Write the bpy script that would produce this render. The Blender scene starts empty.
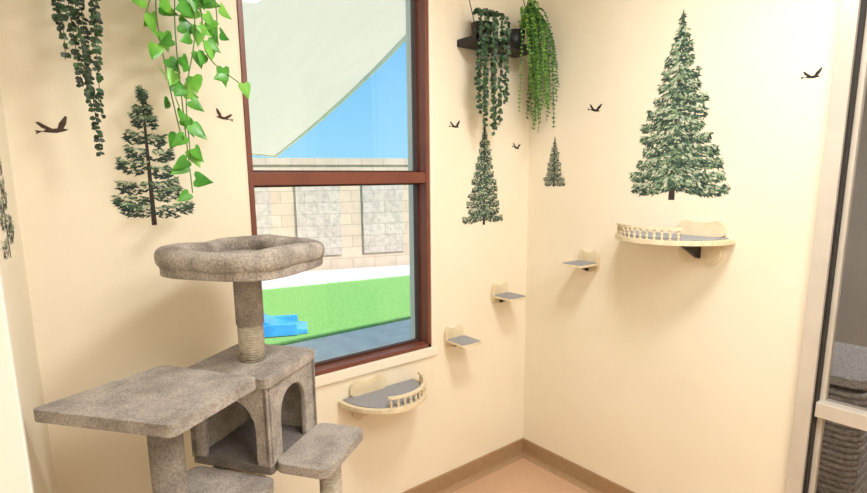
import bpy, bmesh, math, random
from mathutils import Vector, Matrix, Euler
random.seed(7)
S=bpy.context.scene
S.view_settings.view_transform='Standard'
S.view_settings.look='None'
COL=bpy.context.collection
def lin(c): 
    return tuple(((v/255)/12.92 if v/255<=.04045 else ((v/255+.055)/1.055)**2.4) for v in c)+(1,)
# ---------- materials ----------
def mat(name,c1,c2=None,rough=.7,scale=20,bump=0,bscale=None,metal=0,detail=4,spec=.5,stretch=None,lo=.35,hi=.65):
    m=bpy.data.materials.new(name);m.use_nodes=True;nt=m.node_tree;N=nt.nodes;b=N['Principled BSDF']
    b.inputs['Roughness'].default_value=rough;b.inputs['Metallic'].default_value=metal
    b.inputs['Specular IOR Level'].default_value=spec
    b.inputs['Base Color'].default_value=lin(c1)
    tc=N.new('ShaderNodeTexCoord');mp=N.new('ShaderNodeMapping');nt.links.new(tc.outputs['Object'],mp.inputs[0])
    if stretch: mp.inputs['Scale'].default_value=stretch
    if c2:
        n=N.new('ShaderNodeTexNoise');n.inputs['Scale'].default_value=scale;n.inputs['Detail'].default_value=detail
        r=N.new('ShaderNodeValToRGB');r.color_ramp.elements[0].color=lin(c1);r.color_ramp.elements[1].color=lin(c2)
        r.color_ramp.elements[0].position=lo;r.color_ramp.elements[1].position=hi
        nt.links.new(mp.outputs[0],n.inputs[0]);nt.links.new(n.outputs['Fac'],r.inputs[0]);nt.links.new(r.outputs[0],b.inputs['Base Color'])
    if bump:
        n2=N.new('ShaderNodeTexNoise');n2.inputs['Scale'].default_value=bscale or scale;n2.inputs['Detail'].default_value=5
        bp=N.new('ShaderNodeBump');bp.inputs['Strength'].default_value=bump;bp.inputs['Distance'].default_value=.01
        nt.links.new(mp.outputs[0],n2.inputs[0]);nt.links.new(n2.outputs['Fac'],bp.inputs['Height']);nt.links.new(bp.outputs[0],b.inputs['Normal'])
    return m
def plush(name,c1,c2,dark):
    """carpet: broad tonal patches multiplied by fine fibre speckle"""
    m=mat(name,c1,c2,1,14,0,detail=5,spec=.05,lo=.35,hi=.62);nt=m.node_tree;N=nt.nodes;b=N['Principled BSDF']
    tc=[n for n in N if n.type=='TEX_COORD'][0];rp=[n for n in N if n.type=='VALTORGB'][0]
    n=N.new('ShaderNodeTexNoise');n.inputs['Scale'].default_value=150;n.inputs['Detail'].default_value=6;n.inputs['Roughness'].default_value=.75
    r=N.new('ShaderNodeValToRGB');r.color_ramp.elements[0].position=.38;r.color_ramp.elements[1].position=.56;r.color_ramp.elements[0].color=(dark,dark,dark,1)
    mx=N.new('ShaderNodeMixRGB');mx.blend_type='MULTIPLY';mx.inputs[0].default_value=1
    nt.links.new(tc.outputs['Object'],n.inputs[0]);nt.links.new(n.outputs['Fac'],r.inputs[0])
    nt.links.new(rp.outputs[0],mx.inputs[1]);nt.links.new(r.outputs[0],mx.inputs[2]);nt.links.new(mx.outputs[0],b.inputs['Base Color'])
    bp=N.new('ShaderNodeBump');bp.inputs['Strength'].default_value=.9;bp.inputs['Distance'].default_value=.008
    nt.links.new(n.outputs['Fac'],bp.inputs['Height']);nt.links.new(bp.outputs[0],b.inputs['Normal'])
    b.inputs['Sheen Weight'].default_value=.2
    return m
WALL=mat('wall_paint',(236,227,206),(240,231,211),.5,3,.06,160)
CEIL=mat('ceiling_paint',(240,238,232),rough=.8)
FLOOR=mat('floor_resin',(194,158,128),(206,170,140),.35,90,.03,200)
BASE=mat('base_resin',(156,126,94),(164,134,102),.4,50,.03,200)
BROWN=mat('window_brown',(112,62,48),(122,70,54),.4,8)
BROWN2=mat('window_brown_dark',(70,40,32),rough=.5)
SILL=mat('sill_cream',(238,231,215),rough=.5)
ALU=mat('door_aluminium',(200,193,182),(210,203,192),.4,5,metal=.2)
BLACK=mat('black_metal',(14,14,16),rough=.5)
GASK=mat('gasket',(30,28,28),rough=.6)
WOOD=mat('pale_wood',(216,200,168),(232,218,188),.5,12,.03,60,stretch=(1,6,1))
PAD=mat('grey_felt',(134,135,140),(172,172,176),.95,220,.3,400)
CARP=plush('plush_carpet',(162,152,144),(200,190,181),.58)
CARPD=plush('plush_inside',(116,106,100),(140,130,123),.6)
BED=plush('plush_bed',(150,140,131),(200,190,180),.58)
POT=mat('pot_black',(26,26,28),rough=.5)
POTW=mat('pot_white',(220,216,208),rough=.4)
LEAF=mat('pothos_leaf',(42,122,34),(92,172,58),.35,14,.05,60)
LEAF2=mat('pothos_leaf_light',(84,166,52),(136,200,84),.35,14,.05,60)
VINE=mat('vine_stem',(86,130,60),rough=.6)
PEARL=mat('string_leaf_dark',(26,42,32),(46,70,46),.5,40)
PEARL2=mat('string_leaf_mid',(34,64,40),(66,104,62),.5,40)
FERN=mat('fern_leaf',(70,122,40),(128,174,70),.55,30)
FERN2=mat('fern_leaf_dark',(40,88,34),(74,124,50),.55,30)
def sisal():
    m=mat('sisal_rope',(188,176,158),(212,202,184),.95,60,0)
    nt=m.node_tree;N=nt.nodes;b=N['Principled BSDF']
    tc=N.new('ShaderNodeTexCoord');w=N.new('ShaderNodeTexWave');w.bands_direction='Z';w.inputs['Scale'].default_value=42;w.inputs['Distortion'].default_value=.6
    bp=N.new('ShaderNodeBump');bp.inputs['Strength'].default_value=.8;bp.inputs['Distance'].default_value=.004
    nt.links.new(tc.outputs['Object'],w.inputs[0]);nt.links.new(w.outputs['Fac'],bp.inputs['Height']);nt.links.new(bp.outputs[0],b.inputs['Normal'])
    return m
SIS=sisal()
def glass():
    m=bpy.data.materials.new('clear_glass');m.use_nodes=True;nt=m.node_tree;N=nt.nodes;N.clear()
    o=N.new('ShaderNodeOutputMaterial');t=N.new('ShaderNodeBsdfTransparent');g=N.new('ShaderNodeBsdfGlossy');g.inputs['Roughness'].default_value=.02
    f=N.new('ShaderNodeFresnel');f.inputs['IOR'].default_value=1.3;x=N.new('ShaderNodeMixShader')
    nt.links.new(f.outputs[0],x.inputs[0]);nt.links.new(t.outputs[0],x.inputs[1]);nt.links.new(g.outputs[0],x.inputs[2]);nt.links.new(x.outputs[0],o.inputs[0])
    return m
GLASS=glass()
# ---------- mesh helpers ----------
def obj(name,bm,mats,parent=None,smooth=False):
    me=bpy.data.meshes.new(name);bm.normal_update();bm.to_mesh(me);bm.free()
    for m in (mats if isinstance(mats,(list,tuple)) else [mats]): me.materials.append(m)
    if smooth:
        for p in me.polygons:p.use_smooth=True
    o=bpy.data.objects.new(name,me);COL.objects.link(o)
    if parent:o.parent=parent
    return o
def empty(name,loc=(0,0,0),rz=0):
    o=bpy.data.objects.new(name,None);COL.objects.link(o);o.location=loc;o.rotation_euler[2]=rz;o.empty_display_size=.1;return o
def bbox(bm,a,b,mi=0):
    vs=[bm.verts.new((x,y,z)) for x in(a[0],b[0]) for y in(a[1],b[1]) for z in(a[2],b[2])]
    for f in((0,1,3,2),(4,6,7,5),(0,4,5,1),(2,3,7,6),(0,2,6,4),(1,5,7,3)):
        fc=bm.faces.new([vs[i] for i in f]);fc.material_index=mi
def boxes(name,lst,m,parent=None,bevel=0):
    bm=bmesh.new()
    for l in lst: bbox(bm,l[0],l[1],l[2] if len(l)>2 else 0)
    bmesh.ops.recalc_face_normals(bm,faces=bm.faces)
    o=obj(name,bm,m,parent)
    if bevel: bev(o,bevel)
    return o
def bev(o,w,seg=3):
    md=o.modifiers.new('bevel','BEVEL');md.width=w;md.segments=seg;md.limit_method='ANGLE'
    for p in o.data.polygons:p.use_smooth=True
    md2=o.modifiers.new('wn','WEIGHTED_NORMAL');md2.keep_sharp=True
def prism(bm,pts,fn,t0,t1,mi=0):
    a=[bm.verts.new(fn(u,v,t0)) for u,v in pts];b=[bm.verts.new(fn(u,v,t1)) for u,v in pts]
    n=len(pts)
    f=[bm.faces.new(a),bm.faces.new(b[::-1])]
    for i in range(n): f.append(bm.faces.new((a[i],b[i],b[(i+1)%n],a[(i+1)%n])))
    for q in f:q.material_index=mi
    return f
XY=lambda u,v,t:(u,v,t)
XZ=lambda u,v,t:(u,t,v)
YZ=lambda u,v,t:(t,u,v)
def pris(name,pts,fn,t0,t1,m,parent=None,bevel=0):
    bm=bmesh.new();prism(bm,pts,fn,t0,t1);bmesh.ops.recalc_face_normals(bm,faces=bm.faces)
    bmesh.ops.triangulate(bm,faces=[f for f in bm.faces if len(f.verts)>4])
    o=obj(name,bm,m,parent)
    if bevel:bev(o,bevel)
    return o
def cylb(bm,x,y,z0,z1,r,r2=None,seg=28,mi=0):
    r2=r if r2 is None else r2
    a=[bm.verts.new((x+r*math.cos(i*2*math.pi/seg),y+r*math.sin(i*2*math.pi/seg),z0)) for i in range(seg)]
    b=[bm.verts.new((x+r2*math.cos(i*2*math.pi/seg),y+r2*math.sin(i*2*math.pi/seg),z1)) for i in range(seg)]
    fs=[bm.faces.new(a[::-1]),bm.faces.new(b)]
    for i in range(seg):
        f=bm.faces.new((a[i],a[(i+1)%seg],b[(i+1)%seg],b[i]));f.smooth=True;fs.append(f)
    for f in fs:f.material_index=mi
def cyl(name,x,y,z0,z1,r,m,parent=None,r2=None,seg=28):
    bm=bmesh.new();cylb(bm,x,y,z0,z1,r,r2,seg);return obj(name,bm,m,parent)
def tube(name,pts,r,m,parent=None,cyc=False):
    cu=bpy.data.curves.new(name,'CURVE');cu.dimensions='3D';cu.bevel_depth=r;cu.bevel_resolution=2
    sp=cu.splines.new('POLY');sp.points.add(len(pts)-1)
    for p,q in zip(sp.points,pts):p.co=(*q,1)
    sp.use_cyclic_u=cyc;cu.materials.append(m)
    o=bpy.data.objects.new(name,cu);COL.objects.link(o)
    if parent:o.parent=parent
    return o
def rpoly(P,r,n=5):
    out=[];k=len(P)
    for i in range(k):
        p=Vector(P[i]);a=(Vector(P[i-1])-p).normalized();b=(Vector(P[(i+1)%k])-p).normalized()
        s=p+a*r;e=p+b*r
        for j in range(n+1):
            t=j/n;out.append(tuple((1-t)**2*s+2*t*(1-t)*p+t*t*e))
    return out
def rrect(hx,hy,r,n=6,cx=0,cy=0):
    out=[]
    for sx,sy,a0 in((1,1,0),(-1,1,90),(-1,-1,180),(1,-1,270)):
        for i in range(n+1):
            a=math.radians(a0+90*i/n);out.append((cx+sx*(hx-r)+r*math.cos(a),cy+sy*(hy-r)+r*math.sin(a)))
    return out
# ---------- room ----------
H=2.75
WX0,WX1,WZ0,WZ1=-1.51,-.68,.80,2.62
boxes('wall_north',[((-2.4,0,0),(WX0,.16,H)),((WX1,0,0),(.12,.16,H)),((WX0,0,0),(WX1,.16,WZ0)),((WX0,0,WZ1),(WX1,.16,H))],WALL)
DY0,DY1,DZ=-1.326,-2.5,2.5
boxes('wall_east',[((0,DY0,0),(.12,0,H)),((0,DY1,DZ),(.12,DY0,H)),((0,-3.7,0),(.12,DY1,H))],WALL)
pris('wall_west',[(-2.18,0),(-2.55,-3.7),(-2.7,-3.7),(-2.4,0)],XY,0,H,WALL)
boxes('wall_south',[((-2.7,-3.82,0),(3.2,-3.7,H))],WALL)
boxes('floor',[((-2.7,-3.82,-.1),(3.2,.16,0))],FLOOR)
boxes('ceiling',[((-2.7,-3.82,H),(3.2,.16,H+.1))],CEIL)
def cove(name,p0,p1,inn):
    bm=bmesh.new();prof=[(0,.0),(.03,.0),(.022,.006),(.014,.014),(.009,.026),(.008,.1),(.006,.104),(0,.104)]
    A=Vector(p0);B=Vector(p1);I=Vector(inn)
    a=[bm.verts.new(A+I*u+Vector((0,0,v))) for u,v in prof];b=[bm.verts.new(B+I*u+Vector((0,0,v))) for u,v in prof]
    for i in range(len(prof)):bm.faces.new((a[i],a[(i+1)%len(prof)],b[(i+1)%len(prof)],b[i]))
    bm.faces.new(a);bm.faces.new(b[::-1]);bmesh.ops.recalc_face_normals(bm,faces=bm.faces);return obj(name,bm,BASE)
cove('baseboard_north',(-2.18,0,0),(0,0,0),(0,-1,0))
cove('baseboard_east',(0,0,0),(0,DY0,0),(-1,0,0))
cove('baseboard_west',(-2.18,0,0),(-2.25,-.72,0),(1,-.1,0))
# window : narrow face, deep reveal
w=empty('window_1')
fw=.018;gy=.066
boxes('frame',[((WX0,-.006,WZ0),(WX0+fw,.10,WZ1)),((WX1-fw,-.006,WZ0),(WX1,.10,WZ1)),((WX0,-.006,WZ0),(WX1,.10,WZ0+.018)),((WX0,-.006,WZ1-fw),(WX1,.10,WZ1)),((WX0+.01,.0,1.578),(WX1-.01,.10,1.626))],BROWN,w,.002)
boxes('glass_stop',[((WX0+fw,gy-.012,WZ0+.018),(WX0+fw+.008,gy+.012,WZ1-fw)),((WX1-fw-.008,gy-.012,WZ0+.018),(WX1-fw,gy+.012,WZ1-fw)),((WX0+fw,gy-.012,WZ0+.018),(WX1-fw,gy+.012,WZ0+.028)),((WX0+fw,gy-.012,1.626),(WX1-fw,gy+.012,1.634)),((WX0+fw,gy-.012,1.570),(WX1-fw,gy+.012,1.578))],BROWN2,w)
boxes('glass_pane',[((WX0+fw,gy-.002,WZ0+.018),(WX1-fw,gy+.002,1.579)),((WX0+fw,gy-.002,1.625),(WX1-fw,gy+.002,WZ1-fw))],GLASS,w)
boxes('trim_1',[((WX0-.02,-.016,WZ0-.045),(WX1+.03,0,WZ0)),((WX1,-.012,WZ0),(WX1+.022,0,WZ1))],SILL,None,.003)
# storefront door
d=empty('door_1')
boxes('frame',[((-.02,DY0-.05,0),(.10,DY0,DZ)),((-.02,DY1,0),(.10,DY1+.044,DZ)),((-.02,DY1,DZ-.044),(.10,DY0,DZ))],ALU,d,.002)
boxes('gasket',[((.0,DY0-.058,0.0),(.09,DY0-.05,DZ-.044))],GASK,d)
boxes('leaf_frame',[((.035,DY0-.075,.02),(.07,DY0-.058,DZ-.05)),((.02,DY1+.05,.02),(.07,DY1+.12,DZ-.05)),((.0,DY1+.05,.735),(.075,DY0-.058,.79)),((.02,DY1+.05,.02),(.07,DY0-.058,.2)),((.02,DY1+.05,DZ-.12),(.07,DY0-.058,DZ-.05))],[ALU],d,.002)
boxes('glass_pane',[((.05,DY1+.12,.2),(.054,DY0-.075,.735)),((.05,DY1+.12,.79),(.054,DY0-.075,DZ-.12))],GLASS,d)
boxes('trim_2',[((-2.275,-.95,0),(-2.225,-.80,2.2))],mat('white_trim',(232,230,224),rough=.4),None,.003)
# adjacent room
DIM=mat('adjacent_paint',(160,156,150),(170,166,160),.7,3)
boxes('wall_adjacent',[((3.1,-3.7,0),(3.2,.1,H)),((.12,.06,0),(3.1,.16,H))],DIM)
def basket(name,loc,sx,sy,h):
    e=empty(name,loc);bm=bmesh.new();rows=int(h/.028)
    for k in range(rows):
        z=.014+k*.028
        ring=rrect(sx,sy,.06,5);n=len(ring)
        sec=[]
        for j in range(6):
            a=j*math.pi/3;sec.append((.012*math.cos(a),.014*math.sin(a)))
        vs=[]
        for i,(x,y) in enumerate(ring):
            L=math.hypot(x,y);wv=.003*(1 if (i+k)%2 else -1)
            vs.append([bm.verts.new((x*(1+(u+wv)/L),y*(1+(u+wv)/L),z+v)) for u,v in sec])
        for i in range(n):
            for j in range(6):
                bm.faces.new((vs[i][j],vs[(i+1)%n][j],vs[(i+1)%n][(j+1)%6],vs[i][(j+1)%6]))
    bmesh.ops.recalc_face_normals(bm,faces=bm.faces)
    obj('woven_side',bm,mat('rattan_grey',(112,110,112),(156,152,152),.8,60),e,True)
    pris('lid',rrect(sx,sy,.06),XY,h-.01,h+.03,mat('rattan_lid',(124,122,124),(170,166,166),.9,120,.5,200),e,.01)
    return e
basket('wicker_ottoman',(.85,-1.15,0),.3,.26,.70)
# ---------- exterior ----------
CONC=mat('concrete',(206,204,200),(222,220,214),.9,6,.1,40)
boxes('ground_concrete',[((-6,.16,-.12),(9,2.95,-.02))],CONC)
GR=mat('turf',(112,172,84),(154,208,116),.9,60,.8,300,detail=8)
pris('ground_lawn',[(-6,2.95),(9,2.95),(9,3.9),(3.0,5.15),(.6,5.65),(-6,7.2)],XY,-.12,-.004,GR)
def blockmat(name,c1,c2,mort,bump,bs,dk):
    m=mat(name,c1,c2,.95,14,0);nt=m.node_tree;N=nt.nodes;b=N['Principled BSDF']
    tc=N.new('ShaderNodeTexCoord');mp=N.new('ShaderNodeMapping');mp.inputs['Rotation'].default_value=(math.radians(90),0,0)
    br=N.new('ShaderNodeTexBrick');br.inputs['Scale'].default_value=1;br.inputs['Brick Width'].default_value=.4;br.inputs['Row Height'].default_value=.2
    br.inputs['Mortar Size'].default_value=.006;br.inputs['Color1'].default_value=lin(c1);br.inputs['Color2'].default_value=lin(c2);br.inputs['Mortar'].default_value=lin(mort)
    nt.links.new(tc.outputs['Object'],mp.inputs[0]);nt.links.new(mp.outputs[0],br.inputs[0])
    n=N.new('ShaderNodeTexNoise');n.inputs['Scale'].default_value=bs;n.inputs['Detail'].default_value=8;nt.links.new(tc.outputs['Object'],n.inputs[0])
    mx=N.new('ShaderNodeMixRGB');mx.blend_type='MULTIPLY';mx.inputs[0].default_value=.6
    r=N.new('ShaderNodeValToRGB');r.color_ramp.elements[0].position=.35;r.color_ramp.elements[1].position=.6;r.color_ramp.elements[0].color=(dk,dk,dk,1)
    nt.links.new(n.outputs['Fac'],r.inputs[0]);nt.links.new(br.outputs['Color'],mx.inputs[1]);nt.links.new(r.outputs[0],mx.inputs[2]);nt.links.new(mx.outputs[0],b.inputs['Base Color'])
    bp=N.new('ShaderNodeBump');bp.inputs['Strength'].default_value=bump;bp.inputs['Distance'].default_value=.05
    nt.links.new(n.outputs['Fac'],bp.inputs['Height']);nt.links.new(bp.outputs[0],b.inputs['Normal'])
    return m
TAN=blockmat('tan_block',(216,188,164),(224,198,174),(190,166,144),.1,6,.85)
SPL=blockmat('split_face_block',(208,188,174),(216,198,184),(186,168,154),.3,14,.66)
bw=empty('block_fence',(1.06,6.86,0),math.atan2(-.87,2.56))
bm=bmesh.new()
bbox(bm,(-8,0,-.1),(8,.2,1.92),0)
obj('fence_core',bm,TAN,bw)
bm=bmesh.new()
x=-7.4;
for i in range(14):
    bbox(bm,(x,-.03,.28),(x+.75,0,1.62),0);x+=1.2-.05
obj('split_face_panels',bm,SPL,bw)
bm=bmesh.new();bbox(bm,(-8,-.03,1.84),(8,.23,1.95),0);obj('cap',bm,TAN,bw)
curb=pris('curb',[(-6,7.2),(.6,5.65),(3.0,5.15),(9,3.9),(9,4.0),(3.6,5.85),(1.06,6.75),(-6,9.0)],XY,-.12,.03,CONC)
bpy.context.view_layer.update()
curb.parent=bw;curb.matrix_parent_inverse=bw.matrix_world.inverted()
# canopy (fabric, lets some sun through), gently bowed free edge, carried by the fence and the building
ST=mat('canopy_fabric',(244,220,186),(252,232,202),.9,3,.1,60,stretch=(5,.5,1))
nt=ST.node_tree;N=nt.nodes;tr=N.new('ShaderNodeBsdfTranslucent');tr.inputs[0].default_value=lin((255,228,190));mx=N.new('ShaderNodeMixShader');mx.inputs[0].default_value=.68
nt.links.new(N['Principled BSDF'].outputs[0],mx.inputs[1]);nt.links.new(tr.outputs[0],mx.inputs[2]);nt.links.new(mx.outputs[0],N['Material Output'].inputs[0])
bm=bmesh.new();rowsA=[];n=14
for i in range(n+1):
    t=i/n;e0=Vector((1.27,6.4,1.97)).lerp(Vector((.80,.9,3.38)),t);l0=Vector((-4,6.4,2.3)).lerp(Vector((-4,.9,3.75)),t)
    e0.x+=.14*math.sin(math.pi*t)
    rowsA.append([e0.lerp(l0,j/6) for j in range(7)])
G=[[bm.verts.new(p) for p in r] for r in rowsA]
for i in range(n):
    for j in range(6):bm.faces.new((G[i][j],G[i][j+1],G[i+1][j+1],G[i+1][j]))
cp=empty('patio_canopy')
obj('fabric',bm,ST,cp,True)
TB=mat('canopy_tube',(244,232,210),rough=.5)
tube('edge_tube',[r[0] for r in rowsA],.022,TB,cp)
tube('end_tube',[tuple(v) for v in rowsA[0]],.022,TB,cp)
for i,q in enumerate(((-4,6.42,2.3),(-4,.9,3.75))):
    tube('pole_%d'%(i+1),[q,(q[0],q[1],-.1)],.035,TB,cp)
BL=mat('blue_plastic',(40,140,225),(70,170,240),.35,5)
t=empty('toddler_slide',(-.12,3.4,0),math.radians(-25))
pris('chute',[(-.45,0),(.35,0),(.35,.05),(.1,.08),(-.2,.22),(-.45,.28),(-.45,.2)],XZ,-.16,.16,BL,t,.012)
boxes('side_rails',[((-.45,-.20,0),(.25,-.16,.13)),((-.45,.16,0),(.25,.20,.13))],BL,t,.012)
boxes('steps',[((-.70,-.16,0),(-.45,.16,.10)),((-.58,-.16,.10),(-.45,.16,.2))],BL,t,.012)
# ---------- cat tree ----------
T=empty('cat_tree',(-1.665,-.365,0),math.radians(35))
def slab(name,hx,hy,cx,cy,z0,z1,m=CARP,r=.03,bv=.011):
    return pris(name,rrect(hx,hy,r,5,cx,cy),XY,z0,z1,m,T,bv)
slab('base_board',.34,.22,-.2,-.04,0,.035)
pris('side_platform',rpoly([(-.530,.205),(-.512,-.165),(-.225,-.175),(-.212,.135)],.02),XY,1.070,1.099,CARP,T,.011)
cyl('side_post',-.335,.03,.035,1.075,.041,CARP,T)
slab('lower_platform',.15,.14,-.28,-.01,.725,.757)
slab('step_platform',.135,.085,.01,-.22,.77,.80)
cyl('step_post',.015,-.24,.035,.77,.034,SIS,T)
cyl('rear_post',.1,.1,.035,.765,.04,SIS,T)
cyl('centre_post',-.08,.06,.035,.765,.04,SIS,T)
h=.135;z0,z1=.765,1.05
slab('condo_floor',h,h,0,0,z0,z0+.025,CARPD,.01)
slab('condo_roof',h+.008,h+.008,0,0,z1-.022,z1+.006,CARP,.02)
def archpanel(w,zb,zt,ow,ob,oh):
    pts=[(-w,zb),(-w,zt),(w,zt),(w,zb),(ow,zb)]
    n=12
    arc=[(ow*math.cos(a),ob+oh+ow*math.sin(a)) for a in [i*math.pi/n for i in range(n+1)]]
    return pts+arc+[(-ow,zb)]
zb=z0+.02;zt=z1-.015
pris('condo_front',archpanel(h,zb,zt,.088,zb,.11),YZ,-h,-h+.02,CARP,T,.006)
pris('condo_side',archpanel(h,zb,zt,.068,zb+.02,.115),XZ,-h,-h+.02,CARP,T,.006)
boxes('condo_back_panels',[((h-.02,-h,zb),(h,h,zt)),((-h,h-.02,zb),(h,h,zt))],CARP,T)
cyl('bed_post',0,0,1.05,1.17,.038,SIS,T)
cyl('bed_post_upper',0,0,1.17,1.34,.041,CARP,T)
def bolster(name,half,n,zc,rt,rz,m):
    bm=bmesh.new();K=120;J=18;V=[]
    for i in range(K):
        a=2*math.pi*i/K;c,s=math.cos(a),math.sin(a)
        rad=half/((abs(c)**n+abs(s)**n)**(1/n))
        puff=1+.04*math.sin(a*8)+.04*math.sin(a*3+1)+random.uniform(-.02,.02)
        ring=[]
        for j in range(J):
            b=2*math.pi*j/J
            ex=.75
            cb=math.copysign(abs(math.cos(b))**ex,math.cos(b));sb=math.copysign(abs(math.sin(b))**ex,math.sin(b))
            rr=rad-rt+rt*puff*cb
            ring.append(bm.verts.new((rr*c,rr*s,zc+rz*puff*sb+.004*math.sin(3*a+1))))
        V.append(ring)
    for i in range(K):
        for j in range(J):bm.faces.new((V[i][j],V[(i+1)%K][j],V[(i+1)%K][(j+1)%J],V[i][(j+1)%J]))
    bmesh.ops.recalc_face_normals(bm,faces=bm.faces)
    return obj(name,bm,m,T,True)
bolster('bed_bolster',.208,3.4,1.385,.036,.030,BED)
sup=[]
for i in range(48):
    a=2*math.pi*i/48;c,s=math.cos(a),math.sin(a);r=.200/((abs(c)**3.4+abs(s)**3.4)**(1/3.4));sup.append((r*c,r*s))
pris('bed_base',sup,XY,1.338,1.375,BED,T,.012)
# ---------- wall shelves ----------
def spindle(bm,x,y,z,hh):
    for a,b,r1,r2 in((0,.15,.005,.005),(.15,.5,.0035,.0065),(.5,.85,.0065,.0035),(.85,1,.005,.005)):
        cylb(bm,x,y,z+a*hh,z+b*hh,r1,r2,10)
def cloud(w,hh):
    pts=[]
    n=48
    for i in range(n):
        a=2*math.pi*i/n-math.pi/2
        u=w*math.copysign(abs(math.cos(a))**.6,math.cos(a));v=hh/2+hh/2*math.copysign(abs(math.sin(a))**.6,math.sin(a))
        if v>hh*.5:
            v+= hh*.20*(math.exp(-((u-.68*w)/(.3*w))**2)+math.exp(-((u+.68*w)/(.3*w))**2))
        pts.append((u,v))
    return pts
def ellshelf(name,loc,rz,half,dep,platec,rail0,rail1,lw=.085):
    e=empty(name,loc,rz)
    n=40
    out=[(half*math.cos(-math.pi*i/n),dep*math.sin(-math.pi*i/n)) for i in range(n+1)]
    out=[(x,y-.002) for x,y in out]
    pris('deck',out,XY,-.018,0,WOOD,e,.003)
    inn=[(x*.9,y*.9-.004) for x,y in out]
    pris('felt_pad',inn,XY,0,.005,PAD,e,.002)
    bm=bmesh.new()
    k=12
    for i in range(k):
        a=math.radians(rail0+(rail1-rail0)*i/(k-1));x=half*.955*math.cos(a);y=dep*.955*math.sin(a)
        spindle(bm,x,y,0,.04)
    r1=[];m_=30
    for i in range(m_+1):
        a=math.radians(rail0-3+(rail1-rail0+6)*i/m_);r1.append((a))
    pl=[(half*.985*math.cos(a),dep*.985*math.sin(a)) for a in r1]+[(half*.92*math.cos(a),dep*.92*math.sin(a)) for a in r1[::-1]]
    prism(bm,pl,XY,.04,.05)
    bmesh.ops.recalc_face_normals(bm,faces=bm.faces)
    obj('spindle_rail',bm,WOOD,e)
    pp=[(u+platec,v) for u,v in cloud(.095,.06)]
    pris('wall_plate',pp,XZ,-.018,-.001,WOOD,e,.003)
    lp=[(u+platec,v-.112) for u,v in [(-x,.095-y) for x,y in cloud(lw,.08)]]
    pris('lower_plate',lp,XZ,-.018,-.001,WOOD,e,.003)
    pris('bracket',[(-.018,-.018),(-.16,-.018),(-.16,-.026),(-.03,-.085),(-.018,-.085)],YZ,platec-.008,platec+.008,BLACK,e)
    return e
ellshelf('cat_wall_shelf',(-.98,0,.662),0,.208,.235,-.06,-112,-15)
ellshelf('cat_wall_shelf',(0,-.825,1.354),math.radians(-90),.24,.25,.11,-140,-60)
def step(name,loc,rz,plate_w=.058):
    e=empty(name,loc,rz)
    pl=[(u,v-.045) for u,v in cloud(plate_w,.09)]
    pris('wall_plate',pl,XZ,-.016,-.001,WOOD,e,.003)
    pris('tread',rrect(.062,.07,.015,4,.0,-.085),XY,-.01,.0,WOOD,e,.003)
    pris('felt_pad',rrect(.055,.062,.012,4,.0,-.085),XY,.0,.004,PAD,e)
    pris('bracket',[(-.016,-.01),(-.09,-.01),(-.09,-.016),(-.02,-.045),(-.016,-.045)],YZ,-.006,.006,BLACK,e)
    return e
step('cat_wall_step',(-.54,0,.82),0)
step('cat_wall_step',(-.22,0,.995),0)
step('cat_wall_step',(0,-.405,1.19),math.radians(-90))
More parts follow.
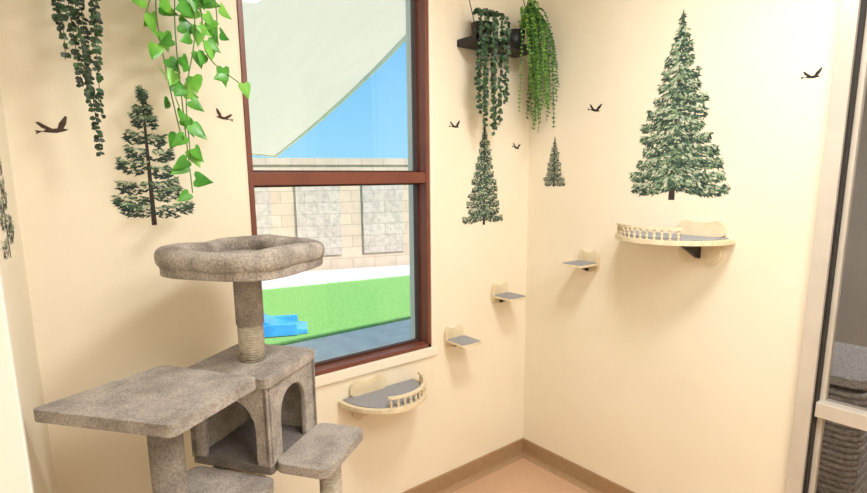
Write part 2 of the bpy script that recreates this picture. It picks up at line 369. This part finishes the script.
# ---------- decals ----------
DG=[mat('decal_dark',(34,54,50),(46,68,60),.8,30),mat('decal_mid',(62,88,72),(80,108,84),.8,30),mat('decal_light',(108,136,104),(134,158,122),.8,30),mat('decal_pale',(164,182,156),(188,200,176),.8,30),mat('decal_trunk',(58,48,42),rough=.8)]
def tree_decal(name,loc,rz,hgt,hw,seed,tiers=15,mix=(.45,.32,.17,.06),clump=0,trunk=.07,den=1):
    rd=random.Random(seed);bm=bmesh.new()
    def poly(p,mi,lay=None):
        t=-(.0006+(rd.random() if lay is None else lay)*.0020)
        f=bm.faces.new([bm.verts.new((x,t,z)) for x,z in p]);f.material_index=mi
    tw=hgt*.018
    poly([(-tw,0),(tw,0),(tw*.3,hgt*.97),(-tw*.3,hgt*.97)],4,0)
    def needle(x,z,s,ang,side,mi,lay):
        dx,dz=math.cos(ang)*side,math.sin(ang);px,pz=-dz,dx;w_=s*.26
        poly([(x-dx*s*.6,z-dz*s*.6),(x+px*w_-dx*s*.1,z+pz*w_-dz*s*.1),(x+dx*s,z+dz*s),(x-px*w_-dx*s*.1,z-pz*w_-dz*s*.1)],mi,lay)
    for k in range(tiers):
        f=k/(tiers-1)
        zc=hgt*(trunk+.03+(.93-trunk)*f)
        gap=hgt*.93/tiers
        W=hw*((1-f)**.9*.95+.05)
        for side in(-1,1):
            if clump:
                L=(W+.006)*rd.uniform(.75,1.15);zb=zc+rd.uniform(-.25,.25)*gap
                nb=int(46*den*(.35+L/hw))
                ang0=rd.uniform(-.1,.3)
                for i in range(nb):
                    q=rd.random()**.75
                    x=side*L*q;cv=L*q*math.tan(ang0)*.7-hgt*.022*math.sin(q*3)
                    thick=gap*.50*(1.1-.55*abs(q-.55))
                    dz_=rd.uniform(-1,.8)*thick
                    r=rd.random()
                    if dz_<.25*thick: mi=0 if r<.84 else 1
                    else: mi=1 if r<.5 else(2 if r<.78 else 3)
                    needle(x,zb+cv+dz_,hgt*rd.uniform(.016,.034),rd.uniform(-.9,.6),side,mi,(dz_/thick+1)/2)
            else:
                L=W*rd.uniform(.80,1.14)
                nb=max(8,int(L/hgt*420*den))
                for i in range(nb):
                    q=(i+rd.random())/nb
                    x=side*L*q
                    curve=-hgt*.05*math.sin(q*1.9)*(1-f*.5)+hgt*.012*q*q
                    u=rd.uniform(-1,1)
                    z=zc+curve+u*gap*.64*(1-q*.40)
                    s=hgt*rd.uniform(.015,.030)*(1-.25*q)
                    r=rd.random()+u*.28
                    c=(mix[0],mix[0]+mix[1],mix[0]+mix[1]+mix[2]);mi=0 if r<c[0] else 1 if r<c[1] else 2 if r<c[2] else 3
                    needle(x,z,s,math.radians(rd.uniform(-75,15)),side,mi,max(0,min(1,(1-q)*.3+rd.random()*.4+(u+1)*.15)))
    for i in range(12):
        z=hgt*(.88+.12*i/12);s=hgt*.018
        for sd in(-1,1): poly([(0,z+s),(sd*s*(1.2-i/12),z-s*.7),(0,z-s*.2)],i%2)
    bmesh.ops.recalc_face_normals(bm,faces=bm.faces)
    o=obj(name,bm,DG);o.location=loc;o.rotation_euler[2]=rz;return o
E=math.radians(-90)
tree_decal('tree_wall_decal',(-1.83,0,1.455),0,.44,.108,1,9,clump=1,den=1.6)
tree_decal('tree_wall_decal',(-.33,0,1.365),0,.50,.13,2,13,(.56,.27,.13,.04),den=1.6)
tree_decal('tree_wall_decal',(0,-.17,1.55),E,.25,.066,3,10,(.58,.3,.10,.02),den=1.4)
tree_decal('tree_wall_decal',(0,-.795,1.50),E,.755,.205,4,14,(.36,.28,.24,.12),den=1.8)
tree_decal('tree_wall_decal',(-2.2105,-.305,1.42),math.radians(84.2),.42,.12,9,9,clump=1)
BK=mat('bird_black',(38,34,36),rough=.8);BR=mat('bird_brown',(84,62,52),(60,44,40),.8,60)
def bird(name,loc,rz,s,flip=1,m=BK,tilt=0):
    bm=bmesh.new()
    polys=[[(-.5,.02),(-.3,.10),(.1,.09),(.32,.05),(.45,.0),(.3,-.05),(0,-.09),(-.3,-.04)],
           [(-.05,.05),(-.25,.20),(-.52,.42),(-.62,.40),(-.48,.18),(-.2,.0)] ,
           [(.05,.05),(.18,.30),(.45,.56),(.52,.52),(.42,.25),(.25,.02)],
           [(-.45,.03),(-.72,.10),(-.68,.0),(-.74,-.07)]]
    c,sn=math.cos(tilt),math.sin(tilt)
    for i,p in enumerate(polys):
        bm.faces.new([bm.verts.new((s*flip*(u*c-v*sn),-.0008-i*.0002,s*(u*sn+v*c))) for u,v in p])
    bmesh.ops.triangulate(bm,faces=bm.faces)
    o=obj(name,bm,m);o.location=loc;o.rotation_euler[2]=rz
bird('bird_wall_decal',(-2.065,0,1.745),0,.07,1,BR,.15)
bird('bird_wall_decal',(-1.585,0,1.81),0,.05,-1,BR,.2)
bird('bird_wall_decal',(-.52,0,1.835),0,.055,1,BK,0)
bird('bird_wall_decal',(-.10,0,1.75),0,.05,1,BK,-.2)
bird('bird_wall_decal',(0,-.40,1.905),E,.06,1,BK,-.2)
bird('bird_wall_decal',(0,-1.265,1.93),E,.05,1,BK,0)
# ---------- plants ----------
def frame(bm,shape,loc,rot,s,mi):
    M=Matrix.Translation(loc)@rot.to_matrix().to_4x4()@Matrix.Scale(s,4)
    vs=[bm.verts.new(M@Vector(p)) for p in shape[0]]
    for f in shape[1]:
        q=bm.faces.new([vs[i] for i in f]);q.material_index=mi;q.smooth=True
hl_l=[(0,0,0),(-.22,0.02,.12),(-.42,.06,.02),(-.42,.08,-.25),(-.28,.07,-.6),(-.11,.02,-.9),(0,-.03,-1.12)]
HE=([*hl_l,(.22,.02,.12),(.42,.06,.02),(.42,.08,-.25),(.28,.07,-.6),(.11,.02,-.9),(0,-.04,-.3),(0,-.05,-.65)],
    [(0,1,2,12),(2,3,12),(3,4,13,12),(4,5,13),(5,6,13),(0,12,8,7),(8,12,9),(9,12,13,10),(10,13,11),(11,13,6)])
LE=([(0,0,0),(-.3,.05,-.35),(0,-.05,-1),(.3,.05,-.35)],[(0,1,2,3)])
OV=([(0,0,0),(-.36,.05,-.25),(-.36,.05,-.65),(0,-.02,-1),(.36,.05,-.65),(.36,.05,-.25)],[(0,1,2,3),(0,3,4,5)])
def smooth_path(P,n=40):
    out=[]
    P=[Vector(p) for p in P];P=[P[0]*2-P[1]]+P+[P[-1]*2-P[-2]]
    for k in range(1,len(P)-2):
        m_=n//(len(P)-3)+1
        for i in range(m_):
            t=i/m_;a,b,c,d_=P[k-1:k+3]
            out.append(.5*((2*b)+(-a+c)*t+(2*a-5*b+4*c-d_)*t*t+(-a+3*b-3*c+d_)*t**3))
    out.append(P[-2]);return out
def pot(name,x,y,z,r,hh,m,parent):
    bm=bmesh.new();cylb(bm,x,y,z,z+hh,r*.75,r);return obj(name,bm,m,parent)
ls=empty('hanging_pothos')
boxes('ledge',[((-1.86,-.2,2.36),(-1.56,-.001,2.38))],BLACK,ls)
pot('pot',-1.72,-.11,2.38,.07,.12,POTW,ls)
strands=[[(-1.72,-.16,2.5),(-1.74,-.2,2.3),(-1.76,-.18,2.05),(-1.755,-.17,1.8),(-1.745,-.16,1.56)],
 [(-1.72,-.16,2.5),(-1.71,-.2,2.3),(-1.69,-.2,2.1),(-1.68,-.2,1.97),(-1.58,-.2,1.89)],
 [(-1.75,-.16,2.5),(-1.80,-.2,2.3),(-1.81,-.19,2.15),(-1.84,-.18,2.05)],
 [(-1.70,-.16,2.5),(-1.73,-.21,2.3),(-1.71,-.2,2.05),(-1.75,-.2,1.85),(-1.75,-.19,1.66)],
 [(-1.72,-.14,2.5),(-1.76,-.15,2.3),(-1.80,-.15,2.1),(-1.785,-.15,1.9),(-1.76,-.15,1.72)],
 [(-1.68,-.14,2.5),(-1.67,-.2,2.3),(-1.645,-.2,2.1),(-1.66,-.2,2.0)],
 [(-1.70,-.14,2.5),(-1.69,-.17,2.3),(-1.70,-.17,2.15),(-1.66,-.17,2.06)]]
bm=bmesh.new();rd=random.Random(3)
for si,P in enumerate(strands):
    sp=smooth_path(P,40);tube('vine_%d'%(si+1),sp,.0018,VINE,ls)
    acc=0;sd=1
    for i in range(1,len(sp)):
        acc+=(sp[i]-sp[i-1]).length
        if acc>.034:
            acc=0;sd=-sd
            if sp[i].z>2.33:continue
            rot=Euler((rd.uniform(-.6,.3),sd*rd.uniform(.1,1.4),rd.uniform(-.6,.9)),'XYZ')
            o_=Vector((sd*-.012,-.006,.0))
            frame(bm,HE,sp[i]+o_,rot,rd.uniform(.038,.058),0 if rd.random()<.65 else 1)
obj('leaves',bm,[LEAF,LEAF2],ls)
def stringplant(parent,cx,cy,top,wd,lens,mats,seed,lsz=.013,step_=.011,swirl=.012,shape=LE):
    rd=random.Random(seed);bm=bmesh.new()
    for k,L in enumerate(lens):
        x0=cx+(k/(max(1,len(lens)-1))-.5)*wd;y0=cy+rd.uniform(-.02,.02)
        P=[(cx+(x0-cx)*.5,cy+.03,top+.03),(x0,y0-.03,top),(x0+rd.uniform(-swirl,swirl),y0-.03,top-L*.5),(x0+rd.uniform(-1,1)*swirl,y0-.025,top-L)]
        sp=smooth_path(P,90);tube('string_%d'%(k+1),sp,.001,mats[0],parent);acc=0
        for i in range(1,len(sp)):
            acc+=(sp[i]-sp[i-1]).length
            while acc>step_:
                acc-=step_
                for sd in(-1,1):
                    frame(bm,shape,sp[i],Euler((rd.uniform(-.8,.5),-sd*rd.uniform(.5,1.3),rd.uniform(-1,1))),lsz*rd.uniform(.8,1.4),rd.choice((0,0,1)))
    obj('leaves',bm,mats,parent)
sg=empty('hanging_string_plant')
boxes('ledge',[((-2.13,-.19,2.36),(-1.91,-.001,2.38))],BLACK,sg)
pot('pot',-2.0,-.11,2.38,.06,.1,POT,sg)
stringplant(sg,-1.998,-.13,2.42,.10,[.42,.50,.56,.60,.74,.64,.44],[PEARL,PEARL2],5,.014,.012,.010,OV)
cs=empty('hanging_planter_shelf')
boxes('tray',[((-.51,-.135,2.19),(-.12,-.001,2.20)),((-.51,-.135,2.2),(-.502,-.001,2.22)),((-.128,-.135,2.2),(-.12,-.001,2.22)),((-.51,-.135,2.2),(-.12,-.128,2.22))],BLACK,cs)
pot('pot_1',-.42,-.07,2.2,.05,.09,POT,cs);pot('pot_2',-.2,-.07,2.2,.05,.09,POT,cs)
for i,x in enumerate((-.505,-.125)):
    tube('cord_%d'%(i+1),[(x,-.13,2.22),(x,-.0,2.60)],.002,BLACK,cs)
stringplant(cs,-.42,-.10,2.31,.16,[.30,.42,.48,.40,.50,.44,.46,.36],[PEARL2,PEARL],8,.017,.0095,.014,OV)
rd=random.Random(12);bm=bmesh.new()
for k in range(56):
    a=rd.uniform(-2.6,.35);L=rd.uniform(.18,.48)
    rr=rd.uniform(.04,.165)
    ox=math.cos(a)*rr*.9+.03;oy=math.sin(a)*rr
    b0=Vector((-.18,-.09,2.30));p1=b0+Vector((ox*.6,oy*.6,rd.uniform(.03,.12)));p2=b0+Vector((ox,oy,-L*.35));p3=b0+Vector((ox*1.1+rd.uniform(-.03,.03),oy*1.15,-L))
    for q in (p1,p2,p3): q.x=min(q.x,-.022)
    sp=smooth_path([b0,p1,p2,p3],40);tube('frond_stem_%d'%(k+1),sp,.0008,FERN2,cs)
    for i in range(3,len(sp)):
        for sd in(-1,1):
            for _ in range(2):
                frame(bm,LE,sp[i],Euler((rd.uniform(-.9,.6),-sd*rd.uniform(.4,1.2),rd.uniform(-.8,.8))),rd.uniform(.010,.019)*(1-.3*i/len(sp)),k%2)
obj('fern_leaves',bm,[FERN,FERN2],cs)
# ---------- lights ----------
def area(name,loc,sx,sy,pw,col=(1,.975,.935)):
    l=bpy.data.lights.new(name,'AREA');l.shape='RECTANGLE';l.size=sx;l.size_y=sy;l.energy=pw;l.color=col
    o=bpy.data.objects.new(name,l);COL.objects.link(o);o.location=loc;return o
def panel(name,loc,sx,sy,pw):
    e=empty(name,loc)
    boxes('housing',[((-sx/2-.03,-sy/2-.03,0),(sx/2+.03,sy/2+.03,.03))],POTW,e)
    a=area('lamp',(0,0,-.004),sx,sy,pw);a.parent=e
panel('ceiling_light_panel',(-1.0,-1.3,H-.031),.4,.4,29)
panel('ceiling_light_panel',(-1.3,-2.7,H-.031),1.2,1.2,44)
panel('ceiling_light_panel',(1.6,-1.9,H-.031),.6,.6,34)  # unseen panel, added to brighten the adjacent room behind the glass door
sl=bpy.data.lights.new('sun','SUN');sl.energy=6;sl.angle=.01;sl.color=(1,.96,.9)
so=bpy.data.objects.new('sun',sl);COL.objects.link(so);so.rotation_euler=Vector((-.6,1.0,-1.0)).to_track_quat('-Z','Y').to_euler()
wd=bpy.data.worlds.new('sky');S.world=wd;wd.use_nodes=True;nt=wd.node_tree;N=nt.nodes;bg=N['Background']
tc=N.new('ShaderNodeTexCoord');sx=N.new('ShaderNodeSeparateXYZ');r=N.new('ShaderNodeValToRGB')
r.color_ramp.elements[0].position=0;r.color_ramp.elements[0].color=lin((158,220,250));r.color_ramp.elements[1].position=.45;r.color_ramp.elements[1].color=lin((70,170,238))
nt.links.new(tc.outputs['Generated'],sx.inputs[0]);nt.links.new(sx.outputs['Z'],r.inputs[0]);nt.links.new(r.outputs[0],bg.inputs[0]);bg.inputs[1].default_value=1.1
# ---------- camera ----------
cd=bpy.data.cameras.new('camera');cam=bpy.data.objects.new('camera',cd);COL.objects.link(cam);S.camera=cam
cd.sensor_width=36;cd.lens=533/867*36;cd.shift_y=23.5/867;cd.clip_start=.02
R=Matrix.Rotation(-math.radians(38.67),3,'Z')@Matrix.Rotation(math.pi/2-math.atan(92/533),3,'X')@Matrix.Rotation(math.radians(-.48),3,'Z')
cam.matrix_world=Matrix.Translation((-2.21,-1.94,1.6))@R.to_4x4()
